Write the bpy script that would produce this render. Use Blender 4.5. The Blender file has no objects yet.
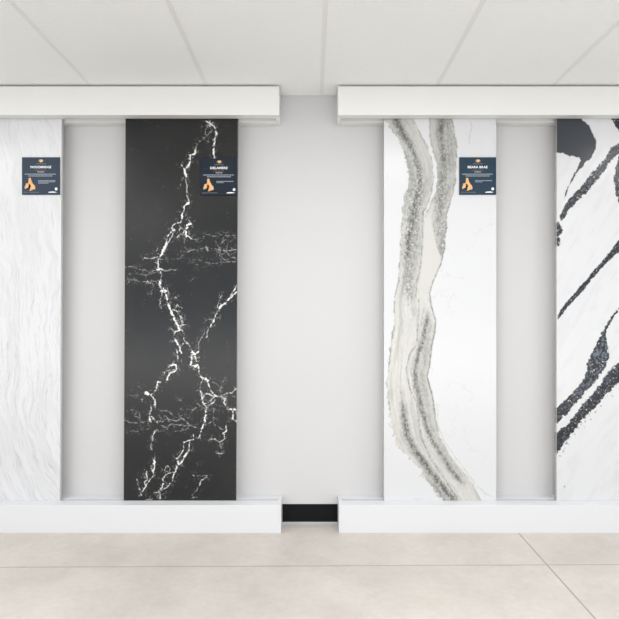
import bpy, bmesh, math, random
import numpy as np
from mathutils import Vector, Matrix

C = bpy.context.scene.collection
sc = bpy.context.scene
# ------------------------------------------------------------------ measures
S = 0.0055            # metres per picture pixel on the display wall
L = 3.2               # camera to wall
VX, VY = 311.0, 318.0 # vanishing point of the lines square to the wall
CAMZ = 205 * S
CEIL = CAMZ + 222.5 * S
RF = 0.953            # distance ratio of the fascia fronts
DF = L * (1 - RF)     # depth of headers and bases (0.15 m)
Y_SLAB = -0.0900      # front face of the slabs
SLAB_T = 0.028

def px(x, y, Y=0.0):
    """point of the picture -> world point on the vertical plane at depth Y"""
    r = (L + Y) / L
    return (x - VX) * S * r, CAMZ - (y - VY) * S * r

def lin(c):
    c = np.asarray(c, dtype=float) / 255.0
    return np.where(c <= 0.04045, c / 12.92, ((c + 0.055) / 1.055) ** 2.4)

# ------------------------------------------------------------------ materials
def mat(name, rgb, rough=0.5, spec=0.5, bump=None, mottling=None, metallic=0.0):
    m = bpy.data.materials.new(name); m.use_nodes = True
    nt = m.node_tree; b = nt.nodes['Principled BSDF']
    col = tuple(lin(rgb)) + (1,)
    b.inputs['Base Color'].default_value = col
    b.inputs['Roughness'].default_value = rough
    b.inputs['Specular IOR Level'].default_value = spec
    b.inputs['Metallic'].default_value = metallic
    tc = nt.nodes.new('ShaderNodeTexCoord')
    if mottling:
        sc_, amt = mottling
        n = nt.nodes.new('ShaderNodeTexNoise'); n.inputs['Scale'].default_value = sc_; n.inputs['Detail'].default_value = 6
        r = nt.nodes.new('ShaderNodeMapRange')
        r.inputs['From Min'].default_value = 0.3; r.inputs['From Max'].default_value = 0.7
        r.inputs['To Min'].default_value = 1 - amt; r.inputs['To Max'].default_value = 1 + amt
        mx = nt.nodes.new('ShaderNodeMix'); mx.data_type = 'RGBA'; mx.blend_type = 'MULTIPLY'
        mx.inputs['Factor'].default_value = 1
        mx.inputs[6].default_value = col
        nt.links.new(tc.outputs['Object'], n.inputs['Vector'])
        nt.links.new(n.outputs['Fac'], r.inputs['Value'])
        nt.links.new(r.outputs['Result'], mx.inputs[7])
        nt.links.new(mx.outputs[2], b.inputs['Base Color'])
    if bump:
        sc_, st, dist = bump
        n = nt.nodes.new('ShaderNodeTexNoise'); n.inputs['Scale'].default_value = sc_; n.inputs['Detail'].default_value = 3
        bp = nt.nodes.new('ShaderNodeBump'); bp.inputs['Strength'].default_value = st; bp.inputs['Distance'].default_value = dist
        nt.links.new(tc.outputs['Object'], n.inputs['Vector'])
        nt.links.new(n.outputs['Fac'], bp.inputs['Height'])
        nt.links.new(bp.outputs['Normal'], b.inputs['Normal'])
    return m

M_wall = mat('wall_paint', (207, 207, 208), 0.8, 0.12, bump=(220, 0.15, 0.001))
M_side = mat('side_wall_paint', (238, 238, 238), 0.8, 0.3)
M_tile = mat('ceiling_tile', (246, 248, 247), 0.9, 0.1, bump=(160, 0.5, 0.002), mottling=(170, 0.04))
M_tbar = mat('ceiling_bar', (236, 237, 236), 0.5, 0.3)
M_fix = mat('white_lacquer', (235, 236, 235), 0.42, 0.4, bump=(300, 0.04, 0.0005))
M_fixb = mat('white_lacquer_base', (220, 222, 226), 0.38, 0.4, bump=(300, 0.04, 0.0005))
M_rubber = mat('black_cove_base', (5, 9, 11), 0.6, 0.2)
M_caulk = mat('cove_toe', (178, 186, 190), 0.5, 0.4)
M_frame = mat('window_frame_paint', (200, 200, 200), 0.4, 0.5)

# ------------------------------------------------------------------ helpers
def add_box(bm, x0, x1, y0, y1, z0, z1):
    v = [bm.verts.new((x, y, z)) for x in (x0, x1) for y in (y0, y1) for z in (z0, z1)]
    for f in ((0,1,3,2),(4,6,7,5),(0,4,5,1),(2,3,7,6),(0,2,6,4),(1,5,7,3)):
        bm.faces.new([v[i] for i in f])

def finish(name, bm, m, parent=None, bevel=0.0):
    bmesh.ops.recalc_face_normals(bm, faces=bm.faces)
    me = bpy.data.meshes.new(name); bm.to_mesh(me); bm.free()
    o = bpy.data.objects.new(name, me); C.objects.link(o)
    me.materials.append(m)
    if bevel:
        b = o.modifiers.new('bevel', 'BEVEL'); b.width = bevel; b.segments = 2; b.limit_method = 'ANGLE'
    if parent:
        o.parent = parent
        o.matrix_parent_inverse = Matrix.Translation(parent.location).inverted()
    return o

def box(name, dims, m, parent=None, bevel=0.0):
    bm = bmesh.new(); add_box(bm, *dims)
    return finish(name, bm, m, parent, bevel)

def struct(o):
    o['kind'] = 'structure'; return o

def thing(name, label, cat, loc, group=None):
    o = bpy.data.objects.new(name, None); C.objects.link(o); o.location = loc
    o.empty_display_size = 0.05
    return tag(o, label, cat, group)

def tag(o, label, cat, group=None):
    o['label'] = label; o['category'] = cat
    if group: o['group'] = group
    return o

# ------------------------------------------------------------------ room shell
RX0, RX1, RY = -4.2, 4.2, -6.4
struct(box('wall_display', (RX0, RX1, 0, 0.12, 0, CEIL + 0.1), M_wall))
struct(box('wall_left', (RX0 - 0.12, RX0, RY, 0.12, 0, CEIL + 0.1), M_side))
struct(box('wall_right', (RX1, RX1 + 0.12, RY, 0.12, 0, CEIL + 0.1), M_side))

# ceiling: tiles in a grid of bars running square to the wall
gx = [(x - VX) * S for x in (97.4, 209.6, 321.3, 430.5, 540.5)]
g0, gp = gx[2], (gx[4] - gx[0]) / 4
struct(box('ceiling', (RX0 - 0.12, RX1 + 0.12, RY - 0.12, 0.12, CEIL + 0.0012, CEIL + 0.12), M_tile))
bm = bmesh.new()
for k in range(-7, 8):
    x = g0 + k * gp
    if RX0 < x < RX1:
        add_box(bm, x - 0.010, x + 0.010, RY, -0.0005, CEIL - 0.0004, CEIL + 0.004)
for k in range(1, 6):
    y = -1.22 * k
    add_box(bm, RX0, RX1, y - 0.010, y + 0.010, CEIL - 0.0002, CEIL + 0.004)
struct(finish('trim_1', bm, M_tbar))
struct(box('trim_2', (RX0, RX1, -0.020, 0.0, CEIL - 0.0020, CEIL + 0.003), M_tbar))

# floor: ground concrete with saw cut joints
def floor_pt(x, y):
    r = 205.0 / (y - VY)
    return (x - VX) * S * r, -L * (1 - r)
fa0, fa1 = floor_pt(0, 567.3), floor_pt(619, 564.6)
fb0, fb1 = floor_pt(518.5, 533), floor_pt(595.5, 619)
def floor_material():
    m = bpy.data.materials.new('ground_concrete'); m.use_nodes = True
    nt = m.node_tree; N = nt.nodes; K = nt.links; b = N['Principled BSDF']
    tc = N.new('ShaderNodeTexCoord')
    def noise(scale, detail=5, rough=0.6):
        n = N.new('ShaderNodeTexNoise'); n.inputs['Scale'].default_value = scale
        n.inputs['Detail'].default_value = detail; n.inputs['Roughness'].default_value = rough
        K.new(tc.outputs['Object'], n.inputs['Vector']); return n.outputs['Fac']
    def math_(op, a, b_=None, c=None):
        n = N.new('ShaderNodeMath'); n.operation = op
        for i, v in enumerate((a, b_, c)):
            if v is None: continue
            if isinstance(v, (int, float)): n.inputs[i].default_value = v
            else: K.new(v, n.inputs[i])
        return n.outputs[0]
    ramp = N.new('ShaderNodeValToRGB'); e = ramp.color_ramp
    e.elements[0].position = 0.33; e.elements[0].color = tuple(lin((194, 187, 181))) + (1,)
    e.elements[1].position = 0.68; e.elements[1].color = tuple(lin((211, 205, 199))) + (1,)
    q = e.elements.new(0.5); q.color = tuple(lin((203, 197, 191))) + (1,)
    K.new(noise(2.6, 8, 0.62), ramp.inputs['Fac'])
    fine = noise(28, 8, 0.8)
    mr = N.new('ShaderNodeMapRange'); K.new(fine, mr.inputs['Value'])
    mr.inputs['From Min'].default_value = 0.3; mr.inputs['From Max'].default_value = 0.7
    mr.inputs['To Min'].default_value = 0.925; mr.inputs['To Max'].default_value = 1.075
    mx = N.new('ShaderNodeMix'); mx.data_type = 'RGBA'; mx.blend_type = 'MULTIPLY'; mx.inputs['Factor'].default_value = 1
    K.new(ramp.outputs['Color'], mx.inputs[6]); K.new(mr.outputs['Result'], mx.inputs[7])
    sep = N.new('ShaderNodeSeparateXYZ'); K.new(tc.outputs['Object'], sep.inputs[0])
    def line(p, q, offset=0.0, period=None):
        dx, dy = q[0] - p[0], q[1] - p[1]; ln = math.hypot(dx, dy)
        nx, ny = -dy / ln, dx / ln
        d = math_('ADD', math_('MULTIPLY', sep.outputs[0], nx), math_('MULTIPLY', sep.outputs[1], ny))
        d = math_('SUBTRACT', d, p[0] * nx + p[1] * ny)
        if period:
            d = math_('PINGPONG', d, period / 2)
        return math_('ABSOLUTE', d)
    d = math_('MINIMUM', line(fa0, fa1, period=3.05), line(fb0, fb1, period=3.05))
    jr = N.new('ShaderNodeMapRange'); K.new(d, jr.inputs['Value'])
    jr.inputs['From Min'].default_value = 0.0010; jr.inputs['From Max'].default_value = 0.0055
    jr.inputs['To Min'].default_value = 1; jr.inputs['To Max'].default_value = 0
    mj = N.new('ShaderNodeMix'); mj.data_type = 'RGBA'
    K.new(jr.outputs['Result'], mj.inputs['Factor']); K.new(mx.outputs[2], mj.inputs[6])
    mj.inputs[7].default_value = tuple(lin((158, 149, 142))) + (1,)
    K.new(mj.outputs[2], b.inputs['Base Color'])
    b.inputs['Roughness'].default_value = 0.42
    b.inputs['Specular IOR Level'].default_value = 0.35
    bp = N.new('ShaderNodeBump'); bp.inputs['Strength'].default_value = 0.5; bp.inputs['Distance'].default_value = 0.002
    K.new(math_('SUBTRACT', 0.0, jr.outputs['Result']), bp.inputs['Height'])
    K.new(bp.outputs['Normal'], b.inputs['Normal'])
    return m
struct(box('floor', (RX0 - 0.12, RX1 + 0.12, RY - 0.12, 0.12, -0.12, 0), floor_material()))

# black cove base along the wall between and beyond the display bases
bm = bmesh.new()
prof = [(0, 0), (-0.014, 0), (-0.014, 0.004), (-0.008, 0.009), (-0.005, 0.016), (-0.004, 0.100), (-0.002, 0.1045), (0, 0.1045)]
XE = [(-28.6 * S, 26.6 * S)]
for x0, x1 in ((-29.3 * S, 27.2 * S), (-4.2, -2.3), (2.3, 4.2)):
    a = [bm.verts.new((x0, y, z)) for y, z in prof]; b = [bm.verts.new((x1, y, z)) for y, z in prof]
    n = len(prof)
    for i in range(n): bm.faces.new([a[i], a[(i+1) % n], b[(i+1) % n], b[i]])
    bm.faces.new(a); bm.faces.new(b[::-1])
o = struct(finish('baseboard_display', bm, M_rubber))
o.data.materials.append(M_caulk)
for p in o.data.polygons:
    if p.center.z < 0.0035 or (p.center.z < 0.0125 and p.center.y < -0.009): p.material_index = 1

# shop window behind the camera
zt = CEIL
struct(box('trim_3', (RX0, RX1, RY - 0.1, RY, 0, 0.12), M_frame))
struct(box('trim_4', (RX0, RX1, RY - 0.1, RY, zt - 0.10, zt), M_frame))
def glass():
    m = bpy.data.materials.new('window_glass'); m.use_nodes = True
    b = m.node_tree.nodes['Principled BSDF']
    b.inputs['Base Color'].default_value = (1, 1, 1, 1); b.inputs['Roughness'].default_value = 0
    b.inputs['Transmission Weight'].default_value = 1; b.inputs['IOR'].default_value = 1.05
    return m
M_glass = glass()
for k in range(4):
    x0 = RX0 + k * 2.1; x1 = x0 + 2.1
    bm = bmesh.new()
    add_box(bm, x0, x0 + 0.04, RY - 0.09, RY - 0.01, 0.12, zt - 0.1)
    add_box(bm, x1 - 0.04, x1, RY - 0.09, RY - 0.01, 0.12, zt - 0.1)
    w = struct(finish('window_%d' % (k + 1), bm, M_frame))
    box('pane', (x0 + 0.04, x1 - 0.04, RY - 0.055, RY - 0.045, 0.12, zt - 0.1), M_glass, w)

# ------------------------------------------------------------------ display headers and bases
Z_HB = CAMZ + 203.0 * RF * S         # underside of the headers
Z_HT = CEIL - 0.009                  # top of the headers, a shadow gap below the ceiling
Z_BT = CAMZ - 187.2 * RF * S         # rim of the bases
YF = -DF
T_FRONT, Y_BACK, T_END = 0.056, -0.056, 0.020

def header(x0, x1, label, shown):
    t = thing('header_box', label, 'header', ((x0 + x1) / 2, 0, Z_HB), 'white header boxes under the ceiling')
    zb, zt_ = Z_HB, Z_HT
    box('front_board', (x0 + 0.0, x1 - 0.0, YF, YF + T_FRONT, zb, zt_), M_fix, t, 0.0015)
    box('back_rail', (x0 + T_END, x1 - T_END, Y_BACK, -0.0005, zb - 0.007, zt_), M_fix, t, 0.001)
    for a, b in ((x0, x0 + T_END), (x1 - T_END, x1)):
        box('end_board', (a, b, YF + T_FRONT, -0.0005, zb - 0.004, zt_), M_fix, t, 0.001)
    box('top_board', (x0 + T_END, x1 - T_END, YF + T_FRONT, Y_BACK, zt_ - 0.018, zt_), M_fix, t)
    return t

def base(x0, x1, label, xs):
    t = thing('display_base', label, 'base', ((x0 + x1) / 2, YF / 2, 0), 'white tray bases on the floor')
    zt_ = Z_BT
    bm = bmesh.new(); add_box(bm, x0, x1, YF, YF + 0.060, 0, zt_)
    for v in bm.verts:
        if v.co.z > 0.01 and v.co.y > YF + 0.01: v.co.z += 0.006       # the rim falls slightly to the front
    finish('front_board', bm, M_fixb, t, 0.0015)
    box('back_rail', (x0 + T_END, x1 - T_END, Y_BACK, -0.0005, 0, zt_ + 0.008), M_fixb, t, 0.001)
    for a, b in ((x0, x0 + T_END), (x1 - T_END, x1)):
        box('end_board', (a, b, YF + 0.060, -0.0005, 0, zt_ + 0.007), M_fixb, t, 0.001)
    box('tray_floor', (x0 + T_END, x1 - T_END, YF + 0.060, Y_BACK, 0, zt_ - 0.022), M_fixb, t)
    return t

header(-405 * S, -30.4 * S, 'white header box over the pale grey slab and the black slab', None)
header(25.7 * S, 400 * S, 'white header box over the white slabs with grey and black veins', None)
base(-403 * S, -28.6 * S, 'white tray base holding the pale grey slab and the black slab', None)
base(26.6 * S, 401 * S, 'white tray base holding the two white slabs with bold veins', None)

# ------------------------------------------------------------------ noise fields for the stone patterns (in picture pixels on the slab)
class Noise:
    def __init__(self, seed):
        self.g = np.random.RandomState(seed).rand(257, 257)
    def val(self, x, y):
        xi = np.floor(x).astype(int); yi = np.floor(y).astype(int)
        fx = x - xi; fy = y - yi
        fx = fx * fx * (3 - 2 * fx); fy = fy * fy * (3 - 2 * fy)
        a, b = xi % 257, (xi + 1) % 257; c, d = yi % 257, (yi + 1) % 257
        g = self.g
        return (g[c, a] * (1 - fx) + g[c, b] * fx) * (1 - fy) + (g[d, a] * (1 - fx) + g[d, b] * fx) * fy
    def fbm(self, x, y, s, o=4, k=0.55):
        t = 0; A = 1; n = 0
        for i in range(o):
            t = t + A * self.val(x / s + 17.3 * i + 40, y / s + 9.1 * i + 40); n += A; A *= k; s = s * 0.5
        return t / n                                   # 0..1, mean .5

def sstep(a, b, x):
    t = np.clip((x - a) / (b - a), 0, 1); return t * t * (3 - 2 * t)

def seg_dist(X, Y, p, q):
    dx, dy = q[0] - p[0], q[1] - p[1]
    l2 = dx * dx + dy * dy + 1e-9
    t = np.clip(((X - p[0]) * dx + (Y - p[1]) * dy) / l2, 0, 1)
    return np.hypot(X - p[0] - t * dx, Y - p[1] - t * dy), t

def poly_mask(X, Y, pts, cut=None):
    """signed distance, negative inside"""
    d = np.full(X.shape, 1e9); inside = np.zeros(X.shape, bool)
    n = len(pts)
    for i in range(n):
        p, q = pts[i], pts[(i + 1) % n]
        dd, _ = seg_dist(X, Y, p, q); d = np.minimum(d, dd)
        if p[1] != q[1]:
            c = ((p[1] > Y) != (q[1] > Y)) & (X < (q[0] - p[0]) * (Y - p[1]) / (q[1] - p[1]) + p[0])
            inside ^= c
    return np.where(inside, -d, d)

def mixc(a, b, t):
    return a + (b - a) * t[..., None]

# ------------------------------------------------------------------ stone slabs
def stone_material(name, rough, spec=0.5, grain=0.03, gscale=500):
    m = bpy.data.materials.new(name); m.use_nodes = True
    nt = m.node_tree; N = nt.nodes; K = nt.links; b = N['Principled BSDF']
    a = N.new('ShaderNodeVertexColor'); a.layer_name = 'veining'
    tc = N.new('ShaderNodeTexCoord')
    n = N.new('ShaderNodeTexNoise'); n.inputs['Scale'].default_value = gscale; n.inputs['Detail'].default_value = 2
    K.new(tc.outputs['Object'], n.inputs['Vector'])
    r = N.new('ShaderNodeMapRange'); K.new(n.outputs['Fac'], r.inputs['Value'])
    r.inputs['From Min'].default_value = 0.3; r.inputs['From Max'].default_value = 0.7
    r.inputs['To Min'].default_value = 1 - grain; r.inputs['To Max'].default_value = 1 + grain
    mx = N.new('ShaderNodeMix'); mx.data_type = 'RGBA'; mx.blend_type = 'MULTIPLY'; mx.inputs['Factor'].default_value = 1
    K.new(a.outputs['Color'], mx.inputs[6]); K.new(r.outputs['Result'], mx.inputs[7])
    K.new(mx.outputs[2], b.inputs['Base Color'])
    b.inputs['Roughness'].default_value = rough
    b.inputs['Specular IOR Level'].default_value = spec
    return m

Z_S0 = Z_BT - 0.0200; Z_S1 = Z_HB + 0.035

def slab(xl, xr, lean, colour, m, label, step=0.42, edge=(226, 224, 219)):
    """xl, xr: picture columns of the edges at eye height; lean: degrees about the depth axis"""
    X0, _ = px(xl, VY, Y_SLAB); X1, _ = px(xr, VY, Y_SLAB)
    W = X1 - X0; H = Z_S1 - Z_S0
    cx = (X0 + X1) / 2
    nx = int(W / S / step); ny = int(H / S / step)
    u = np.linspace(-W / 2, W / 2, nx + 1); v = np.linspace(0, H, ny + 1)
    U, V = np.meshgrid(u, v)
    th = math.radians(lean)
    zc = CAMZ - Z_S0
    # world position of each point after the lean, then its picture column and row for the pattern
    wx = cx + U * math.cos(th) + (V - zc) * math.sin(th)
    wz = CAMZ - U * math.sin(th) + (V - zc) * math.cos(th)
    r = (L + Y_SLAB) / L
    PX = wx / (S * r) + VX; PY = VY - (wz - CAMZ) / (S * r)
    col = np.clip(colour(PX, PY), 0.0, 1.0)
    nv = (nx + 1) * (ny + 1)
    co = np.zeros((nv, 3)); co[:, 0] = U.ravel(); co[:, 2] = V.ravel()
    idx = np.arange(nv).reshape(ny + 1, nx + 1)
    quads = np.stack([idx[:-1, :-1], idx[:-1, 1:], idx[1:, 1:], idx[1:, :-1]], -1).reshape(-1, 4)
    ring = np.concatenate([idx[0, :-1], idx[:-1, -1], idx[-1, :0:-1], idx[:0:-1, 0]])
    nr = len(ring)
    back = co[ring].copy(); back[:, 1] = SLAB_T
    allco = np.concatenate([co, co[ring], back])
    ri = np.arange(nr) + nv; bi = ri + nr
    side = np.stack([ri, bi, np.roll(bi, -1), np.roll(ri, -1)], -1)
    cr = col.reshape(-1, 3)
    ce = cr[ring] * 0.4 + lin(edge) * 0.6                     # sides mixed towards an edge tone, light and shade put into the colour
    allcol = np.concatenate([cr, ce, ce])
    q = np.concatenate([quads, side])
    me = bpy.data.meshes.new('stone_sample')
    me.vertices.add(len(allco)); me.vertices.foreach_set('co', allco.astype(np.float32).ravel())
    nl = q.size + nr; me.loops.add(nl)
    me.loops.foreach_set('vertex_index', np.concatenate([q.ravel(), bi[::-1]]).astype(np.int32))
    me.polygons.add(len(q) + 1)
    me.polygons.foreach_set('loop_start', np.concatenate([np.arange(len(q)) * 4, [q.size]]).astype(np.int32))
    me.update(calc_edges=True); me.validate()
    at = me.color_attributes.new('veining', 'FLOAT_COLOR', 'POINT')
    at.data.foreach_set('color', np.concatenate([allcol, np.ones((len(allcol), 1))], 1).astype(np.float32).ravel())
    me.materials.append(m)
    o = bpy.data.objects.new('stone_sample', me); C.objects.link(o)
    o.rotation_euler = (0, th, 0)
    # keep the eye height point of the slab fixed while leaning
    o.location = (cx - zc * math.sin(th), Y_SLAB, CAMZ - zc * math.cos(th))
    tag(o, label, 'stone slab', 'stone sample slabs'); o['kind'] = 'thing'
    return o

# ---- first: pale marbled slab with fine wavy streaks
def pale_pattern(X, Y):
    n1, n2, n3 = Noise(3), Noise(5), Noise(8)
    wx = X + 9 * (n1.fbm(X, Y, 40, 3) - 0.5) * 2 + 0.10 * (Y - 300) * (Y > 380) * 0
    # streaks run down the slab and bend to the lower right
    slope = np.interp(Y, [100, 200, 330, 420, 505], [0.45, 0.25, 0.05, 0.12, 0.6])
    U = wx - slope * (Y - 300) * 0.35
    s = n2.fbm(U, Y * 0.13 + 300, 7, 4, 0.6)
    s2 = n3.fbm(U * 1.0 + 60, Y * 0.16 + 90, 3.2, 3, 0.6)
    ridg = 1 - np.abs(2 * s - 1) * 3.0
    fine = n1.fbm(U * 1.5 + 20, Y * 0.11 + 10, 1.9, 3, 0.75)
    low = sstep(200, 420, Y)
    base = np.empty(X.shape + (3,)); base[:] = lin((217, 219, 223))
    base = mixc(base, lin((203, 205, 207)), sstep(0.42, 0.64, s) * 0.40)
    base = mixc(base, lin((196, 197, 198)), sstep(0.88, 1.0, ridg) * (0.15 + 0.30 * low) * sstep(0.40, 0.6, s2))
    base = mixc(base, lin((184, 185, 186)), sstep(0.52, 0.70, fine) * (0.25 + 0.18 * low))
    base = mixc(base, lin((182, 181, 178)), sstep(0.66, 0.80, s2) * sstep(0.5, 0.62, fine) * (0.2 + 0.5 * low))
    return base

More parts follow.
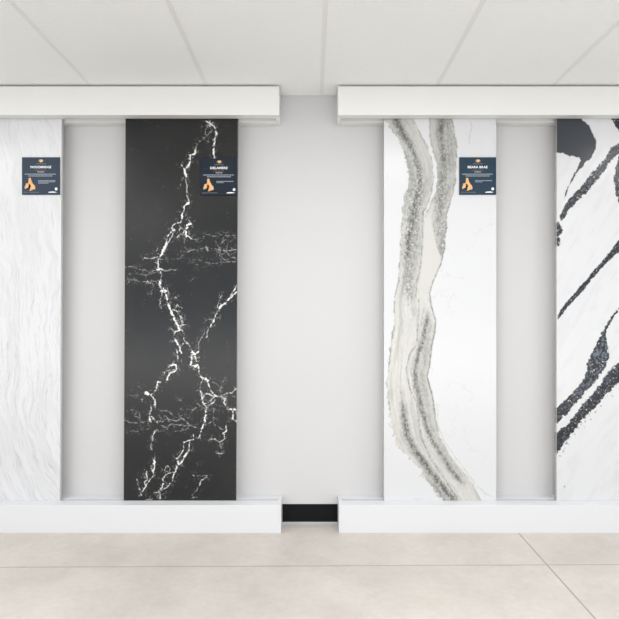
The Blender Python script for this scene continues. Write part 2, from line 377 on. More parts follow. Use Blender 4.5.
# ---- second: black slab with white lightning veins
BLACK_VEINS = [
 # width, strength, points
 (1.3, .9, [(207,121.5),(210,124),(213.9,127.1),(216.5,134.2),(214.8,139)]),
 (2.4, 1., [(214.8,139),(213.3,148.3),(213.9,158)]),
 (1.0, .6, [(210,120),(209,128)]), (1.0, .5, [(205,126),(214,122)]),
 (0.8, .5, [(209.9,124),(204.8,130.1),(206.5,137.2),(199.8,140.2),(196.3,145.3)]),
 (0.7, .4, [(212,130),(207,136),(208,142)]),
 (1.8, .9, [(197,144),(195.2,153.4),(190.3,156)]),
 (2.2, 1., [(190.3,155.4),(189.1,165.5),(185,168.5)]),
 (2.7, 1., [(185,168),(185.8,176)]), (1.0,.8,[(181,165),(185,169)]),
 (1.0, .6, [(185.8,176),(187,185.7),(187.6,195.8),(188.7,202.8)]),
 (0.7, .35, [(183,178),(180,184),(181,188)]),
 (2.1, 1., [(188.7,202.8),(184.6,205.9),(182.8,214),(181.6,220)]),
 (1.6, .9, [(181.6,219),(179.5,223)]),
 (1.2, .8, [(180.6,222),(174,224),(170.5,227),(173.5,229.5)]),
 (3.0, 1., [(190,223.5),(186.5,227.5)]), (1.2, 1., [(189.5,220.5),(191.5,224)]),
 (1.4, .9, [(184.3,228.5),(181.2,227.6),(178.5,230.3),(180,233.2),(183.4,232.8),(185,229.5)]),
 (1.8, 1., [(186,230),(186.2,236.5)]), (1.1,.9,[(186.2,235),(191.7,238.8)]),
 (1.0, .8, [(180,233),(177,237)]),
 (2.0, .85, [(173.5,229.5),(168.5,234.5),(166.4,243),(163.5,248),(161.4,254),(159.4,257.5)]),
 (1.1, .7, [(172.5,231),(173,236),(168,243),(163.5,251)]),
 (1.0, .7, [(160,257.3),(155.5,257.3),(151,258.4),(145.5,258)]),
 (0.9, .5, [(158,249),(156,253),(160,256)]),
 (1.5, .8, [(159.4,257.5),(157.6,263.5),(158.5,268),(162.5,270)]),
 (0.9, .6, [(155,261.5),(157.5,264)]),
 (1.6, .9, [(157,269.5),(162.5,269.8)]),
 (1.3, .8, [(161,270),(161.2,275.6),(159.4,282.7)]),
 (2.8, 1., [(159.6,283),(161.4,288)]), (5.0, 1., [(162.4,290.3),(165.4,291.6)]),
 (2.0, .9, [(165,292),(167.5,300.9),(168.2,305),(171.5,313),(175,320.5)]),
 (1.1, .6, [(161.5,293),(160,302),(161,308)]),
 (0.8, .5, [(167.5,288),(169,294)]), (0.9, .6, [(175,297.5),(177.5,298.5)]),
 (0.8, .5, [(149.5,292),(152,290),(152,294),(149.5,294.5)]),
 (0.9, .6, [(174,310),(178,305),(182,308)]),
 # left haze lines
 (0.8, .42, [(126,266.5),(134,267),(142,269.6),(150,272),(158,270)]),
 (0.7, .4, [(127,274),(136,274.3),(145,275.6),(150,274),(156,272.5)]),
 (0.8, .42, [(129,279),(138,280.7),(148,282.5),(158,279.7)]),
 (0.7, .4, [(138,268),(144,273),(146,277)]), (1.2,.7,[(147,282.3),(150,282.3)]),
 (0.7, .35, [(127.5,277),(130,282)]), (.7,.35,[(152,282),(155,290)]),
 # right haze net
 (0.8, .45, [(191.7,238.8),(200,239.5),(203,237),(207,234),(213,236),(222,235),(229,236),(236,235)]),
 (0.9, .5, [(181,252.5),(188,251.5),(196,249.2),(204,248),(211,248.5),(218,249),(226,250.5),(237,249.5)]),
 (0.7, .38, [(160,259.5),(168,260.5),(176,259),(184,258),(194,259.5),(203,262),(214,263.5),(229,261.5),(236,262)]),
 (0.7, .3, [(184,238),(184.5,247),(190,251)]),
 (0.7, .35, [(179,259),(183,255),(188,251.5)]), (0.9,.5,[(206,246),(207.5,251)]),
 (0.8, .4, [(214,240),(220,244),(225,240),(230,242),(236,238)]),
 (0.8, .4, [(217,250),(222,255),(226,252),(231,255),(235,252)]),
 (0.8, .4, [(220,256),(226,261),(231,257),(236,258)]),
 (0.7, .35, [(218,245),(221,250),(219,257),(224,263)]), (0.7,.35,[(228,243),(226,250),(229,256)]),
 (0.7, .3, [(190,262),(198,266)]), (0.8,.5,[(162.5,270),(168,270.6),(175,270.6)]),
 (0.6, .3, [(190,280),(194,278)]),
 # right diagonal
 (2.2, .9, [(237.5,291.8),(231,297.8),(228,301)]), (1.2,.8,[(237.5,286),(233,292),(230,297)]),
 (1.8, .85, [(228,300.5),(223,305),(221,306)]), (0.9,.6,[(221.5,296),(219,302),(217,308)]),
 (2.0, .9, [(222,305.6),(219,310),(216.5,313)]),
 (2.1, .9, [(215.5,313.5),(213.5,320),(210.5,326.5)]), (0.7,.5,[(206,320),(212,319.5)]), (0.7,.5,[(212,318),(220,318)]),
 (1.8, .6, [(207,331),(206,337)]), (0.8,.5,[(209,328),(204,333),(201.5,339)]),
 (0.8, .4, [(202,337),(199.3,342),(198.8,349.4),(196,353)]),
 # middle
 (1.7, .9, [(175,320.5),(177.5,324),(180.2,329)]),
 (1.0, .7, [(172,309),(177,311),(178.6,316),(183,319),(182,325),(180.5,329)]),
 (0.9, .55, [(184,313),(180,319),(184,325.5)]), (0.8,.5,[(178,326),(186,325)]),
 (1.2, .8, [(180.2,329.5),(176,331.5),(174,336),(174.3,341),(178,345),(180,348),(181.4,353)]),
 (1.8, .8, [(174,339),(177.5,344)]), (0.9,.6,[(172,329),(175,332)]),
 (0.9, .6, [(182,329),(184,334),(184,340),(187.5,343.5)]),
 (1.0, .7, [(180.5,346),(184,343.5),(188,344),(191,349),(193,353)]),
 (3.2, 1., [(192.5,353),(194.6,354.6)]), (1.2,.8,[(195,354),(198.5,351.5)]),
 (1.8, .9, [(192.5,355),(191.2,359.5),(191,365.2)]), (1.3,.8,[(194,356.5),(199.5,357.5)]),
 (1.4, .8, [(195.5,357),(196,361.5),(199,361)]),
 (2.2, 1., [(191,365.2),(197.7,365.6)]), (1.4,.9,[(197.7,365.6),(199.4,370),(199,375)]),
 (2.6, 1., [(200.4,376),(203.5,378)]), (1.6,.9,[(203.5,378),(206.8,379),(208.6,384),(210.9,389.8),(213.9,395.5)]),
 (2.0, .9, [(205.5,378),(208,381)]),
 (1.3, .75, [(203,378),(200,384),(199.8,389),(202,394),(203,402)]),
 (1.0, .7, [(202.5,397),(206,393.5),(210,394.5),(213.9,396.5),(208,403),(203,404)]),
 (1.2, .8, [(213.9,396.5),(219,396),(223,397.5),(225.5,400)]),
 (1.0, .6, [(219,396),(226,393.5),(232,393),(236,388)]), (.8,.45,[(223,396),(236.5,397)]),
 (0.8, .45, [(221,392),(221,386),(225,378)]), (.7,.4,[(213,382),(218,386),(221,391)]),
 (1.2, .8, [(176.5,350),(177.8,358.5)]), (0.8,.5,[(181,358),(181,364),(178,372)]),
 (1.6, .9, [(170.5,365.5),(175,363.5),(176.5,369),(174,371.5),(169.5,373.8),(167.4,380.7)]),
 (1.0, .6, [(173,362),(168,368),(163.4,374),(167,371),(176,369)]),
 (1.5, .85, [(161.5,382),(157.6,381.2),(157.8,387),(155,392),(150.3,395.5)]),
 (2.6, .9, [(145.8,392.6),(148.5,394.6)]), (1.1,.8,[(148,394),(153,398),(154.5,404)]),
 (0.7, .4, [(138,386),(142,390)]), (1.4,.5,[(142.5,400),(143,401.5)]), (.9,.5,[(179,400.5),(180.5,401)]),
 (0.7,.35,[(130,396),(137,395)]), (.7,.4,[(155,391),(149,390)]),
 # lower left
 (1.8, .85, [(154.5,400),(154.8,407)]), (1.1,.7,[(151.8,407),(150.6,414),(150.3,420)]),
 (2.0, .8, [(150.2,419),(151.3,421.5)]), (1.1,.7,[(152,417),(155,421),(158,423)]),
 (1.4, .8, [(157.5,430.5),(154.5,431),(152.5,438.4)]), (1.0,.7,[(152.5,438),(150.5,446),(152,449.5)]),
 (1.8, .85, [(154.8,456.5),(154,463),(153.3,470.7)]), (1.2,.8,[(153.4,462),(151,468),(153.5,474)]),
 (1.4, .8, [(153.5,475),(150,480),(146.3,484),(142,491)]), (1.1,.7,[(146,472),(147.5,478),(144,482),(145.5,486)]),
 (1.2, .7, [(137.3,479),(138,484),(139,489)]), (1.3,.8,[(140,491),(142,495)]),
 (.8,.5,[(143,476),(148,480),(151,477)]),
 # haze belt
 (0.8, .4, [(124,419),(129,423),(138,423),(150,421)]), (.7,.35,[(131,410),(137,412),(135,416),(140,419)]),
 (0.9, .5, [(155,421),(162,422),(168,419),(176,421),(183,419),(188,424)]),
 (0.8, .45, [(158,424),(165,427),(172,424),(180,426),(190,425),(197,427)]),
 (0.9, .5, [(176,411),(182,412),(186,409),(192,411),(196,408),(203,406),(213,405)]),
 (0.7, .35, [(160,410),(170,412),(176,417),(184,414),(189,418)]),
 (0.7, .35, [(130,431),(137,432),(148,428)]), (0.7,.35,[(158,414),(162,420)]), (.8,.4,[(166,416),(171,424),(167,429)]),
 (0.7, .35, [(181,408),(178,415),(185,422),(183,429)]), (0.7,.3,[(172,432),(180,431),(188,428)]),
 (0.7,.4,[(139,413),(139,424),(144,428)]),
 # lower middle
 (1.5, .85, [(202.5,402),(206.8,408.5)]), (1.9,.9,[(206.8,408.5),(206,414),(204,422),(201.8,429.3)]),
 (1.1, .7, [(201.8,429.3),(198.4,438.6)]), (1.1,.7,[(206.8,408.5),(211,404),(215,400)]),
 (0.8, .5, [(208,423),(213,420),(213,409)]), (.8,.4,[(197,404),(206,409)]), (.8,.45,[(213,422),(216,427)]),
 (1.2, .8, [(193.7,434.3),(193.3,440),(189,441),(184,442.4),(184,448),(181,454),(177.6,458.6)]),
 (1.1, .7, [(190,441),(188.6,451),(185,457),(180,464)]), (2.4,1.,[(187,453),(184.6,456.5)]),
 (1.8, .9, [(176.5,458.5),(178.6,464.8),(181.5,461)]), (1.3,.8,[(176.6,466),(176,472),(174,475.5)]),
 (0.9, .6, [(166,466),(170,467.5),(169,472),(165,470.5),(166,466)]),
 (1.3, .75, [(174.5,474.7),(171.8,481),(168,484),(166.4,488),(161.8,490),(157.4,493)]),
 (1.2, .7, [(175,472),(165,474.5),(162.4,479),(163.4,484),(161,490)]),
 (1.6, .85, [(156.5,492.5),(160,493),(161.5,499)]), (0.9,.6,[(157,496),(164,494)]), (.9,.5,[(146,499),(153,499)]),
 # lower right
 (1.7, .9, [(225.2,398),(224.6,403),(227.5,408)]), (1.8,.9,[(227,408.5),(235,410)]),
 (1.4, .8, [(233,410),(232.4,420),(237.5,422.5)]), (1.,.7,[(236,411),(237,418)]),
 (1.5, .8, [(226.4,426),(226,431),(223,434)]), (1.1,.75,[(224.5,433),(224.5,438),(219.5,442),(221.5,449)]),
 (0.9, .6, [(209,438.4),(216,439.5),(219.5,442),(227,437)]), (1.1,.6,[(218,453),(224,453.4)]),
 (0.8, .4, [(218,426),(223,430)]), (.8,.5,[(218,405),(222,411)]),
 (0.8, .42, [(192,476.5),(200,476.2),(208,476.2)]), (1.0,.6,[(206.5,477),(201,482),(200,486)]),
 (0.8, .42, [(199,487),(195,492),(192.7,495.5)]), (.9,.5,[(193,497),(197,497.5)]),
]
def black_pattern(X, Y):
    n1, n2, n3, n4 = Noise(11), Noise(12), Noise(13), Noise(14)
    WX = X + 2.8 * (n1.fbm(X, Y, 5.0, 3) - 0.5) + 1.0 * (n3.fbm(X, Y, 1.6, 2) - 0.5)
    WY = Y + 2.8 * (n2.fbm(X, Y, 5.0, 3) - 0.5) + 1.0 * (n4.fbm(X, Y, 1.6, 2) - 0.5)
    amt = np.zeros(X.shape)
    grain = n3.fbm(X + 31, Y + 77, 2.2, 3, 0.7)
    halo = np.zeros(X.shape)
    for w, s, pts in BLACK_VEINS:
        xs = [p[0] for p in pts]; ys = [p[1] for p in pts]
        m = (X > min(xs) - 9) & (X < max(xs) + 9) & (Y > min(ys) - 9) & (Y < max(ys) + 9)
        if not m.any(): continue
        a, b, g = WX[m], WY[m], grain[m]
        d = np.full(a.shape, 1e9)
        for p, q in zip(pts[:-1], pts[1:]):
            dd, _ = seg_dist(a, b, p, q); d = np.minimum(d, dd)
        ww = w * (0.36 + 1.0 * (g - 0.5))
        v = s * (1 - sstep(ww - 0.45, ww + 0.25, d)) 
        v *= (0.36 if s > 0.5 else 0.10) + 0.8 * sstep(0.36, 0.54, g)
        amt[m] = np.maximum(amt[m], v)
        halo[m] = np.maximum(halo[m], s * np.exp(-(d / 3.6) ** 2))
    # small side twigs and flecks that only appear close to the veins
    f1 = n4.fbm(X * 1.1, Y * 1.1, 4.2, 4, 0.7); f2 = n2.fbm(X + 50, Y, 3.1, 3, 0.7)
    twig = (1 - sstep(0.010, 0.034, np.abs(f1 - 0.5))) * sstep(0.48, 0.60, f2)
    amt = np.maximum(amt, twig * halo * 0.50)
    speck = sstep(0.80, 0.9, n1.val(X * 1.7, Y * 1.7)) * sstep(0.80, 0.95, n2.val(X / 6, Y / 6))
    amt = np.maximum(amt, speck * 0.10)
    base = np.empty(X.shape + (3,))
    cl = n1.fbm(X, Y, 60, 3)
    base[:] = lin((26, 28, 31))
    base = mixc(base, lin((33, 34, 35)), sstep(0.35, 0.65, cl))
    return mixc(base, lin((240, 240, 238)), np.clip(amt, 0, 1))

# ---- third: white slab with two grey speckled rivers that join
def curve_x(Y, pts):
    ys = [p[1] for p in pts]; xs = [p[0] for p in pts]
    return np.interp(Y, ys, xs)
B1L = [(384.8,120.8),(391.6,129.5),(398.4,140.2),(403.3,151.8),(408.1,167.3),(409.1,179),(407.1,188.7),(403.3,198.4),(402.3,213.9),(400.9,233.3),(399.4,260.4),(397.8,281.7),(394.5,295.3),(393.6,308.9),(394,322.4),(390.7,341.8),(388.7,361.2),(386.8,380.6),(387.6,400),(390.7,419.4),(393.6,436.8),(403.3,452.3),(413,464),(420.7,469.8),(423.6,481.4),(432.3,487.2),(442,499.8),(450,512)]
B1L = [(378,108)] + B1L
B1R = [(408,108),(413.9,120.8),(419.7,132.4),(427.5,146),(432.3,161.5),(433.9,177),(432.7,188.7),(429.4,200.3),(424.6,211.9),(422.6,221.6),(422.3,248.8),(420.7,264.3),(416.8,281.7),(415.9,295.3),(415.9,300)]
B2L = [(429.4,108),(429.4,120.8),(429.4,136.3),(432.3,149.9),(436.2,163.5),(437.2,179),(436.2,190.6),(431.4,200.3),(427.0,211),(422.8,222)]
B2R = [(451.5,108),(452.7,120.8),(454.6,132.4),(457.2,144),(456.6,161.5),(455.6,179),(453.7,192.6),(450.8,202.2),(446.9,213.9),(446.9,225.5),(444.9,248.8),(441.1,264.3),(433.3,281.7),(430,293.4),(431.6,305),(435.8,320.5),(435.3,332.1),(432,345.7),(430,365.1),(427.5,376.7),(432.3,394.2),(433.8,402),(436.2,419.4),(440.1,436.8),(449.8,454.3),(463.4,471.7),(473.1,483.4),(480.8,499.8),(486,512)]
CORES = [  # y-monotone dark cores: points, half width, strength, speckle
 ([(391,108),(397.4,122.8),(401.3,132.4),(409.1,144),(414.9,155.7),(418.8,171.2),(419.7,182.9),(416.8,196.4),(413.9,211.9),(410,230),(407,252),(406,262)], 4.2, .85),
 ([(404,150),(411,165),(414,185),(410,205),(411,235),(408,262),(409,285),(410,300)], 6.5, .50),
 ([(425,176),(422,196),(417,212),(416,240),(414,262),(411,285)], 4.5, .42),
 ([(442.5,108),(442,121.8),(440.1,134.4),(443,149.9),(444,165.4),(443,179),(441,190),(438,205)], 4.4, .75),
 ([(447,108),(448,125),(450,140),(448,160),(447,175)], 6.5, .42),
 ([(447,180),(444,196),(440,210),(440,228),(442,244),(441,256)], 6.0, .45),
 ([(428.5,313),(425.6,326.3),(422.7,341.8),(417.8,355.4),(415.4,370.9),(416.8,386.4),(420.3,401.9),(424.6,419.4),(430.4,436.8),(442,456.2),(453.7,473.7),(463,484)], 3.0, .80),
 ([(429,318),(428,340),(424,360),(421,380),(425,400),(431,425),(438,445),(450,462),(459,478)], 5.5, .38),
 ([(403,404),(404.2,417.4),(407.1,434.9),(416.8,452.3),(426.5,465.9),(438.2,481.4),(453.7,499.8),(463,512)], 3.6, .95),
 ([(431,478),(440,492),(449,503),(456,512)], 5.0, .5),
]
FINE = [  # thin pencil lines
 ([(418.8,300),(418.8,308.9),(417.8,326.3),(416.8,343.8),(409.1,355.4),(406.2,369),(409.1,386.4),(416.8,403.9),(421,436.8),(430.4,458),(442,475.6),(456.6,497),(462,508)], 0.75, .6),
 ([(424,308),(420,330),(418,348),(413,360),(411,372),(414,390),(420,410),(426,430)], 0.6, .42),
 ([(412,262),(411,285),(412,304),(414,315)], 0.6, .35),
 ([(407,268),(407,290),(409,306)], 0.6, .35),
 ([(401,392),(403,408),(406,425)], 0.6, .4),
 ([(414.9,410),(420.7,437),(431,460),(444,480)], 0.5, .35),
 ([(423,212),(422.6,248),(420.7,264),(417,282),(416,296)], 0.7, .5),
 ([(437,403),(438,425),(443.5,440),(453.5,455),(464.5,470),(475,483)], 0.35, .3),
 ([(470.5,121),(472,127),(470,134),(469.5,143)], 0.7, .22),
 ([(477,486),(486,494),(494,497)], 0.6, .25),
]
def river_pattern(X, Y):
    n1, n2, n3, n4, n5 = [Noise(k) for k in (21, 22, 23, 24, 25)]
    rag = (n1.fbm(X, Y, 4.0, 4, 0.65) - 0.5)
    fineg = n3.fbm(X, Y * 0.7, 1.35, 2, 0.75)
    mid = n4.fbm(X, Y * 0.45, 4.5, 3, 0.6)
    ragL = np.interp(Y, [110, 180, 290, 400, 425, 500], [5.0, 4.0, 3.0, 3.5, 14, 14]) * rag
    ragR = 2.6 * rag
    l1 = curve_x(Y, B1L); r1 = curve_x(Y, B1R); l2 = curve_x(Y, B2L); r2 = curve_x(Y, B2R)
    top = Y < 222
    in1 = np.minimum(X - l1 + ragL, np.where(top, r1, r2) - X + ragR)
    in2 = np.where(top, np.minimum(X - l2 - ragR * .6, r2 - X + ragR), in1)
    sd = np.maximum(in1, in2)                         # > 0 inside
    inside = sstep(-0.45, 0.45, sd)
    white = np.empty(X.shape + (3,)); white[:] = lin((213, 215, 218))
    cream = np.empty(X.shape + (3,)); cream[:] = lin((201, 201, 197))
    greyish = sstep(305, 215, Y)                      # rivers are greyer at the top
    stone = mixc(cream, lin((180, 181, 178)), greyish * 0.60 * (1 - 0.0 * X))
    # plain cream tongue between the two rivers
    tongue = sstep(0, 3, X - np.interp(Y, [205, 222, 264, 300], [423, 422.5, 420, 416])) * sstep(0, 2.5, np.interp(Y, [205, 222, 240, 252, 264], [434, 433, 436, 440, 446]) - X) * sstep(200, 222, Y) * sstep(300, 275, Y)
    stone = mixc(stone, lin((204, 204, 200)), tongue)
    wX = X + 1.4 * (mid - 0.5)
    # long streaks that follow the course of the rivers
    lt = np.where(top & (X > l2), l2, l1); rt = np.where(top & (X < l2), r1, r2)
    t = (X - lt) / np.maximum(rt - lt, 4.0)
    streak = n2.fbm(t * 60 + 3 * (mid - .5) + 200, Y * 0.12, 5.0, 4, 0.7)
    stone = mixc(stone, lin((150, 151, 148)), sstep(0.50, 0.72, streak) * 0.42 * (1 - tongue))
    stone = mixc(stone, lin((214, 214, 211)), sstep(0.46, 0.30, streak) * 0.5 * (1 - tongue))
    dark = np.zeros(X.shape)
    for pts, hw, s in CORES:
        y0, y1 = pts[0][1], pts[-1][1]
        cx = curve_x(Y, pts)
        # distance across a slanted core
        sl = np.gradient(np.array([curve_x(y, pts) for y in range(int(y0), int(y1) + 1)])) if y1 - y0 > 2 else np.zeros(2)
        slv = np.interp(Y, np.arange(int(y0), int(y0) + len(sl)), sl)
        d = np.abs(wX - cx) / np.sqrt(1 + slv ** 2)
        e = np.exp(-(d / hw) ** 2) * sstep(y0 - 6, y0 + 8, Y) * sstep(y1 + 6, y1 - 8, Y)
        dark = np.maximum(dark, s * e)
    sp = sstep(0.30, 0.66, fineg)
    dk = np.clip(dark * (0.62 + 0.55 * sp) , 0, 1) * (1 - tongue)
    col = mixc(stone, lin((62, 65, 65)), np.clip(dk, 0, .95) * 0.92)
    # bright crumbs in the speckled parts
    crumbs = sstep(0.62, 0.80, n5.fbm(X, Y, 1.6, 2, .7)) * np.clip(dark * 1.6 + greyish * .1, 0, 1) * (0.30 + 0.70 * sstep(165, 215, Y)) * (1 - 0.75 * sstep(290, 330, Y)) * (1 - tongue)
    col = mixc(col, lin((225, 226, 224)), crumbs * 0.75)
    allsp = sstep(0.52, 0.75, fineg) * (0.10 + 0.20 * greyish) * (0.4 + 0.6 * sstep(165, 215, Y)) * (1 - tongue)
    col = mixc(col, lin((110, 112, 110)), allsp)
    # pencil dark edge
    edge = np.exp(-((sd - 0.5) / 0.8) ** 2) * sstep(0.40, 0.62, n2.fbm(X, Y, 5, 3)) 
    edge *= np.interp(Y, [110, 250, 262, 410, 450], [.5, .5, .6, .6, .35])
    edgeR = np.exp(-((r2 - X - 0.4) / 0.75) ** 2) * sstep(240, 262, Y) * sstep(430, 405, Y) * (0.35 + 0.5 * sp)
    fl = np.zeros(X.shape)
    for pts, w, s in FINE:
        d = np.full(X.shape, 1e9)
        for p, q in zip(pts[:-1], pts[1:]):
            dd, _ = seg_dist(wX, Y, p, q); d = np.minimum(d, dd)
        fl = np.maximum(fl, s * (1 - sstep(w * 0.3, w + 0.5, d)) * (0.35 + 0.85 * sp))
    col = mixc(white, col, inside)
    col = mixc(col, lin((95, 97, 95)), np.clip(np.maximum(edge, edgeR), 0, 1))
    col = mixc(col, lin((120, 121, 118)), np.clip(fl, 0, 1))
    # faint ghosts on the white
    g = n5.fbm(X, Y, 22, 5, 0.6)
    gh = (1 - sstep(0.004, 0.02, np.abs(g - 0.5))) * (1 - inside) * sstep(0.5, 0.62, n1.fbm(X + 90, Y, 30, 2)) * 0.22
    col = mixc(col, lin((185, 186, 187)), gh * 1.3)
    return col

# ---- fourth: white slab with bold ink black strokes
INK = [  # polygon, raggedness
 ([(550,105),(575,105),(582,119.7),(588.8,125.5),(595.5,139),(596.1,148.8),(591.7,157.5),(585.9,162.3),(581,168.1),(575.2,175),(571.3,181.7),(567.4,191.4),(564.2,200),(566.5,190),(570.5,181),(573.8,174.5),(581,160.6),(579.5,158),(575,156.2),(569.4,156),(561.6,152.8),(550,151)], 1.6),
 ([(626,137),(616,144),(609.5,149),(604,159),(595,169),(584.5,181.5),(574,193),(565.5,203),(559.8,216),(561.5,221.5),(565,217),(568.5,210.5),(579,199.5),(589,190),(599,178),(607,167.5),(613,158.5),(626,149)], 2.6),
 ([(550,226),(559,221.5),(562.5,226),(562.8,232),(559.8,236),(558.8,246),(557.5,246),(550,240)], 3.2),
 ([(611.5,105),(612,119.7),(615.9,127.4),(620,132),(632,138),(640,128),(634,105)], 1.6),
 ([(618.5,155),(615,168),(613.7,180),(614.8,193),(620,206),(629,214),(637,190),(634,165),(626,150)], 1.8),
 ([(626,229),(617,242),(609,252),(599,264.5),(588.5,276),(576,291),(565,303),(557.6,315),(557.4,320.5),(560,317.5),(567.5,307.5),(579,295.5),(591,281),(602,268.5),(611,259),(620,251.5),(632,240)], 1.6),
 ([(622,303),(611.5,316.5),(604.5,328),(599.6,337.3),(590.8,353.3),(587,364),(586.4,373.7),(581,382),(576.2,388.3),(567,398),(550,413),(550,431),(557.9,423.3),(571.9,407.3),(585,392.7),(598,378),(606,367),(608.3,358),(608.3,344.6),(605.5,336),(610,324),(618,312)], 3.0),
 ([(632,350),(619,362),(608.3,372.3),(596.6,388.3),(582,405.8),(567.5,423.3),(550,439),(550,462),(558.7,452.4),(567.5,439.3),(582,421.8),(596.6,405.8),(608.3,392.7),(619,382.5),(632,372)], 3.2),
 ([(640,420),(650,402),(672,380),(690,370),(690,392),(668,408),(652,424)], 3.0),
]
def ink_pattern(X, Y):
    n1, n2, n3, n4 = [Noise(k) for k in (31, 32, 33, 34)]
    r1 = (n1.fbm(X, Y, 3.2, 4, 0.7) - 0.5)
    white = np.empty(X.shape + (3,)); white[:] = lin((213, 215, 218))
    haze = n2.fbm(X + 0.6 * Y, Y * .35, 6, 4)
    white = mixc(white, lin((203, 205, 208)), sstep(0.45, 0.75, haze) * 0.5)
    ink = np.zeros(X.shape); depth = np.zeros(X.shape); plain = np.zeros(X.shape)
    for k, (poly, rg) in enumerate(INK):
        sd = poly_mask(X, Y, poly) + r1 * rg * 1.9 + (0.0 if k in (0, 3) else 0.35)
        a = 1 - sstep(-0.35, 0.4, sd)
        ink = np.maximum(ink, a); depth = np.maximum(depth, np.clip(-sd / 4, 0, 1) * a)
        if k == 0: plain = a
        if k == 6: leaf = sstep(-1.0, -3.0, sd) * sstep(410, 385, Y)
    g = n3.fbm(X, Y, 1.9, 3, 0.7)
    c = mixc(lin((20, 27, 36)) * np.ones(X.shape + (3,)), lin((88, 96, 106)), sstep(0.48 - 0.08 * leaf, 0.76 - 0.12 * leaf, g) * (0.75 + 0.5 * leaf) * (1 - plain))
    c = mixc(c, lin((205, 209, 213)), sstep(0.72, 0.86, n4.fbm(X, Y, 1.5, 2, .7)) * (1 - plain) * 0.8)
    c = mixc(c, lin((54, 59, 67)), plain * 0.85)
    col = mixc(white, c, ink)
    # splashes under the lowest stroke
    yl = np.interp(X, [557, 567.5, 582, 596.6, 608.3, 619], [454, 439, 422, 406, 393, 382.5])
    near = np.exp(-((Y - yl - 4) / 4.5) ** 2)
    col = mixc(col, lin((90, 96, 104)), sstep(0.70, 0.80, n4.fbm(X + 13, Y, 2.0, 2)) * near * 0.8)
    dot = np.hypot((X - 564.5), (Y - 486.5) * 0.8)
    col = mixc(col, lin((140, 142, 145)), (1 - sstep(0.5, 1.2, dot)) * .8)
    return col

slab(-52.4, 60.5, 0.27, pale_pattern, stone_material('pale_stone', 0.28, 0.5, 0.012, 700),
     'pale grey and white slab with fine wavy streaks at the left end', 0.5, edge=(255, 254, 250))
slab(124.6, 237.0, 0.28, black_pattern, stone_material('black_stone', 0.25, 0.38, 0.16, 700),
     'black slab with jagged white lightning-like veins', 0.40)
slab(384.0, 496.2, 0.0, river_pattern, stone_material('river_stone', 0.25, 0.5, 0.012, 700),
     'white slab with two winding speckled grey bands that merge', 0.40)
slab(556.8, 669, 0.0, ink_pattern, stone_material('ink_stone', 0.25, 0.5, 0.012, 700),
     'white slab with bold diagonal black brushlike veins at the right end', 0.42)

# ------------------------------------------------------------------ information cards
M_white = mat('card_white_print', (240, 242, 244), 0.5, 0.3)
M_soft = mat('card_small_print', (150, 158, 168), 0.5, 0.3)
M_faint = mat('card_faint_print', (104, 112, 122), 0.5, 0.3)
M_gold = mat('card_gold_print', (226, 188, 140), 0.5, 0.3)
M_goldd = mat('card_bronze_print', (120, 92, 66), 0.5, 0.3)
M_oran = mat('card_map_print', (232, 182, 128), 0.5, 0.3, mottling=(300, 0.12))

def text_mesh(name, body, width, cz, cx, y, m, parent, height=None, bold=0.0):
    cu = bpy.data.curves.new('tmp', 'FONT'); cu.body = body; cu.align_x = 'CENTER'; cu.align_y = 'CENTER'
    cu.size = 1.0; cu.offset = bold; cu.resolution_u = 3
    to = bpy.data.objects.new('tmp', cu); C.objects.link(to)
    dg = bpy.context.evaluated_depsgraph_get(); dg.update()
    me = bpy.data.meshes.new_from_object(to.evaluated_get(dg))
    bpy.data.objects.remove(to); bpy.data.curves.remove(cu)
    n = len(me.vertices); co = np.empty(n * 3, np.float32); me.vertices.foreach_get('co', co); co = co.reshape(-1, 3)
    w = co[:, 0].max() - co[:, 0].min(); h = co[:, 1].max() - co[:, 1].min()
    k = width / w; kz = (height / h) if height else k
    mx = (co[:, 0].max() + co[:, 0].min()) / 2; mz = (co[:, 1].max() + co[:, 1].min()) / 2
    out = np.zeros_like(co); out[:, 0] = (co[:, 0] - mx) * k + cx; out[:, 2] = (co[:, 1] - mz) * kz + cz; out[:, 1] = y
    me.vertices.foreach_set('co', out.ravel()); me.update(); me.name = name
    me.materials.clear(); me.materials.append(m)
    o = bpy.data.objects.new(name, me); C.objects.link(o); o.parent = parent
    return o

def flat(name, polys, m, parent, y=-0.0003, th=0.0002):
    bm = bmesh.new()
    for pts in polys:
        f = [bm.verts.new((x, y, z)) for x, z in pts]
        b = [bm.verts.new((x, y + th, z)) for x, z in pts]
        n = len(pts)
        bm.faces.new(f); bm.faces.new(b[::-1])
        for i in range(n): bm.faces.new([f[i], b[i], b[(i + 1) % n], f[(i + 1) % n]])
    bmesh.ops.triangulate(bm, faces=[f for f in bm.faces if len(f.verts) > 4])
    o = finish(name, bm, m); o.parent = parent
    return o

def rect(x0, x1, z0, z1): return [(x0, z0), (x1, z0), (x1, z1), (x0, z1)]

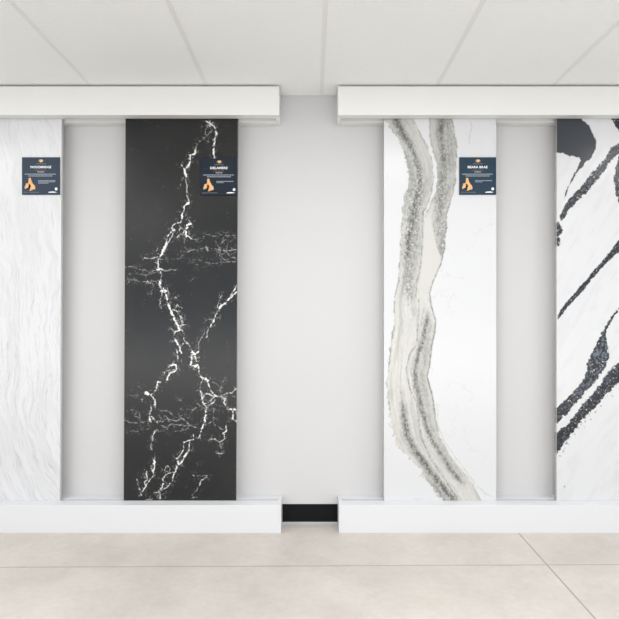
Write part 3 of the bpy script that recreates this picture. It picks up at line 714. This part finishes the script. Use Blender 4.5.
def card(xa, xb, ya, yb, rgb, title, tw, label, body_rows, pale_tip=False):
    """a square plaque; local unit u = 1/55 of its side, measured from the enlarged photograph"""
    TH = 0.006
    Yc = Y_SLAB - TH - 0.0012
    X0, Z1 = px(xa, ya, Yc); X1, Z0 = px(xb, yb, Yc)
    W = X1 - X0; H = Z1 - Z0
    bm = bmesh.new(); add_box(bm, -W/2, W/2, 0, TH, -H/2, H/2)
    o = finish('information_card', bm, mat('card_navy', rgb, 0.4, 0.25), None, 0.0006)
    o.location = ((X0 + X1) / 2, Yc, (Z0 + Z1) / 2)
    tag(o, label, 'card', 'navy information cards on the slabs')
    rnd = random.Random(title)
    fx = lambda f: (f - 0.5) * W       # 0..1 across
    fz = lambda f: (0.508 - f) * H      # 0..1 down
    yy = -0.0004
    # crest: small crown-topped shield
    cr = flat('crest', [[(fx(.462), fz(.080)), (fx(.475), fz(.066)), (fx(.490), fz(.078)), (fx(.507), fz(.060)), (fx(.524), fz(.078)), (fx(.540), fz(.066)), (fx(.552), fz(.080)),
                    (fx(.552), fz(.128)), (fx(.530), fz(.142)), (fx(.484), fz(.142)), (fx(.462), fz(.128))]], M_gold, o)
    flat('supporter', [[(fx(.425), fz(.085)), (fx(.452), fz(.078)), (fx(.456), fz(.135)), (fx(.432), fz(.138))]], M_goldd, o)
    flat('supporter', [[(fx(.562), fz(.078)), (fx(.589), fz(.085)), (fx(.582), fz(.138)), (fx(.558), fz(.135))]], M_goldd, o)
    def greek(x0, x1, zc, h):
        out = []; x = x0
        while x < x1 - 0.008:
            w = rnd.uniform(0.018, 0.05); e = min(x + w, x1)
            out.append(rect(fx(x), fx(e), fz(zc + h / 2), fz(zc - h / 2))); x = e + 0.007
        return out
    flat('maker_line', greek(.375, .64, .185, .022), M_faint, o)
    text_mesh('title_lettering', title, W * tw, fz(.272), fx(.495), yy, M_white, o, H * .064, bold=0.03)
    text_mesh('trade_mark', '\u2122', W * .022, fz(.245), fx(.495 + tw / 2 + .02), yy, M_soft, o)
    flat('series_line', greek(.35, .64, .355, .020), M_goldd, o)
    flat('subtitle_line', greek(.41, .59, .402, .030), M_soft, o)
    flat('description_line', greek(.075, .90, .462, .026) + greek(.17, .82, .510, .026), M_soft, o)
    r = []
    for i in range(body_rows):
        r += greek(.43, .89 if i < body_rows - 1 else (.70 if body_rows > 2 else .62), .635 + i * .033, .021)
    flat('body_text', r, M_soft, o)
    # orange map: northern tip and two lobes around a dark inlet
    m1 = [(.212,.555),(.238,.570),(.246,.600),(.240,.625),(.262,.650),(.268,.680),(.290,.705),(.305,.735),(.335,.760),(.352,.800),(.356,.845),(.335,.872),(.300,.868),(.262,.888),(.222,.905),(.190,.900),(.215,.872),(.195,.850),(.200,.825),(.232,.812),(.240,.785),(.222,.755),(.218,.735),(.200,.718),(.172,.735),(.158,.700),(.182,.665),(.170,.640),(.182,.610),(.170,.580)]
    m2 = [(.105,.715),(.135,.700),(.160,.712),(.172,.745),(.190,.762),(.172,.790),(.160,.822),(.128,.835),(.092,.858),(.070,.840),(.085,.812),(.076,.782),(.098,.760)]
    flat('map_picture', [[(fx(a), fz(b)) for a, b in m1], [(fx(a), fz(b)) for a, b in m2]], M_oran, o)
    flat('map_shading', [[(fx(.158), fz(.700)), (fx(.200), fz(.718)), (fx(.222), fz(.755)), (fx(.240), fz(.785)), (fx(.232), fz(.812)), (fx(.205), fz(.822)), (fx(.178), fz(.806)), (fx(.190), fz(.762)), (fx(.172), fz(.745))]], M_goldd, o, y=-0.0001, th=0.00005)
    seal = [(fx(.905) + .037 * W * math.cos(t * math.pi / 10), fz(.855) + .040 * H * math.sin(t * math.pi / 10)) for t in range(20)]
    flat('round_seal', [seal], M_white, o)
    flat('footer_line', greek(.04, .45, .945, .018), M_faint, o)
    flat('footer_mark', [[(fx(.70), fz(.945)), (fx(.74), fz(.928)), (fx(.83), fz(.922)), (fx(.93), fz(.945)), (fx(.86), fz(.958)), (fx(.70), fz(.958))]], M_white, o)
    return o

card(21.9, 59.7, 157.2, 194.6, (40, 55, 75), 'WOODBRIDGE', .56, 'navy card on the pale grey slab, at the left end', 3)
card(200.6, 237.6, 158.2, 195.2, (23, 35, 48), 'DELAMERE', .47, 'dark navy card on the black slab', 2)
card(459.4, 496.2, 157.2, 194.6, (36, 58, 75), 'BEARA BRAE', .54, 'blue navy card on the white slab with winding grey bands', 2)

# ------------------------------------------------------------------ light
def area(name, loc, rot, sx, sy, power, col):
    l = bpy.data.lights.new(name, 'AREA'); l.shape = 'RECTANGLE'; l.size = sx; l.size_y = sy
    l.energy = power; l.color = col
    o = bpy.data.objects.new(name, l); C.objects.link(o); o.location = loc; o.rotation_euler = rot
    return o
# daylight through the shop window behind the camera
area('window_daylight', (0, RY + 0.05, 1.45), (math.radians(90), 0, 0), 8.2, 1.6, 55, (0.95, 0.965, 1.0))
# added low fill by the window, tilted up to brighten the ceiling
area('added_up_fill', (0, RY + 0.20, 0.40), (math.radians(128), 0, 0), 8.2, 0.7, 192, (1.0, 0.99, 0.975))
# added unseen lamps under the ceiling, front row set to brighten the base rims
for y in (-1.52, -3.9):
    for x in (-2.45, 0.0, 2.45):
        area('added_ceiling_fill', (x + 0.3, y, CEIL - 0.004), (0, 0, 0), 1.2, 0.6, 43, (1.0, 0.995, 0.985))

w = bpy.data.worlds.new('daylight'); sc.world = w; w.use_nodes = True
w.node_tree.nodes['Background'].inputs[0].default_value = (0.85, 0.92, 1.0, 1)
w.node_tree.nodes['Background'].inputs[1].default_value = 1.0

# ------------------------------------------------------------------ camera
cd = bpy.data.cameras.new('camera'); cam = bpy.data.objects.new('camera', cd); C.objects.link(cam)
cam.location = (0, -L, CAMZ); cam.rotation_euler = (math.radians(90), 0, 0)
cd.sensor_width = 36; cd.lens = (L / S) / 619 * 36
cd.shift_x = -(VX - 309.5) / 619; cd.shift_y = (VY - 309.5) / 619
cd.clip_start = 0.02
sc.camera = cam
vs = sc.view_settings
vs.view_transform = 'Standard'; vs.look = 'None'; vs.gamma = 1; vs.use_curve_mapping = False
vs.exposure = -1.07
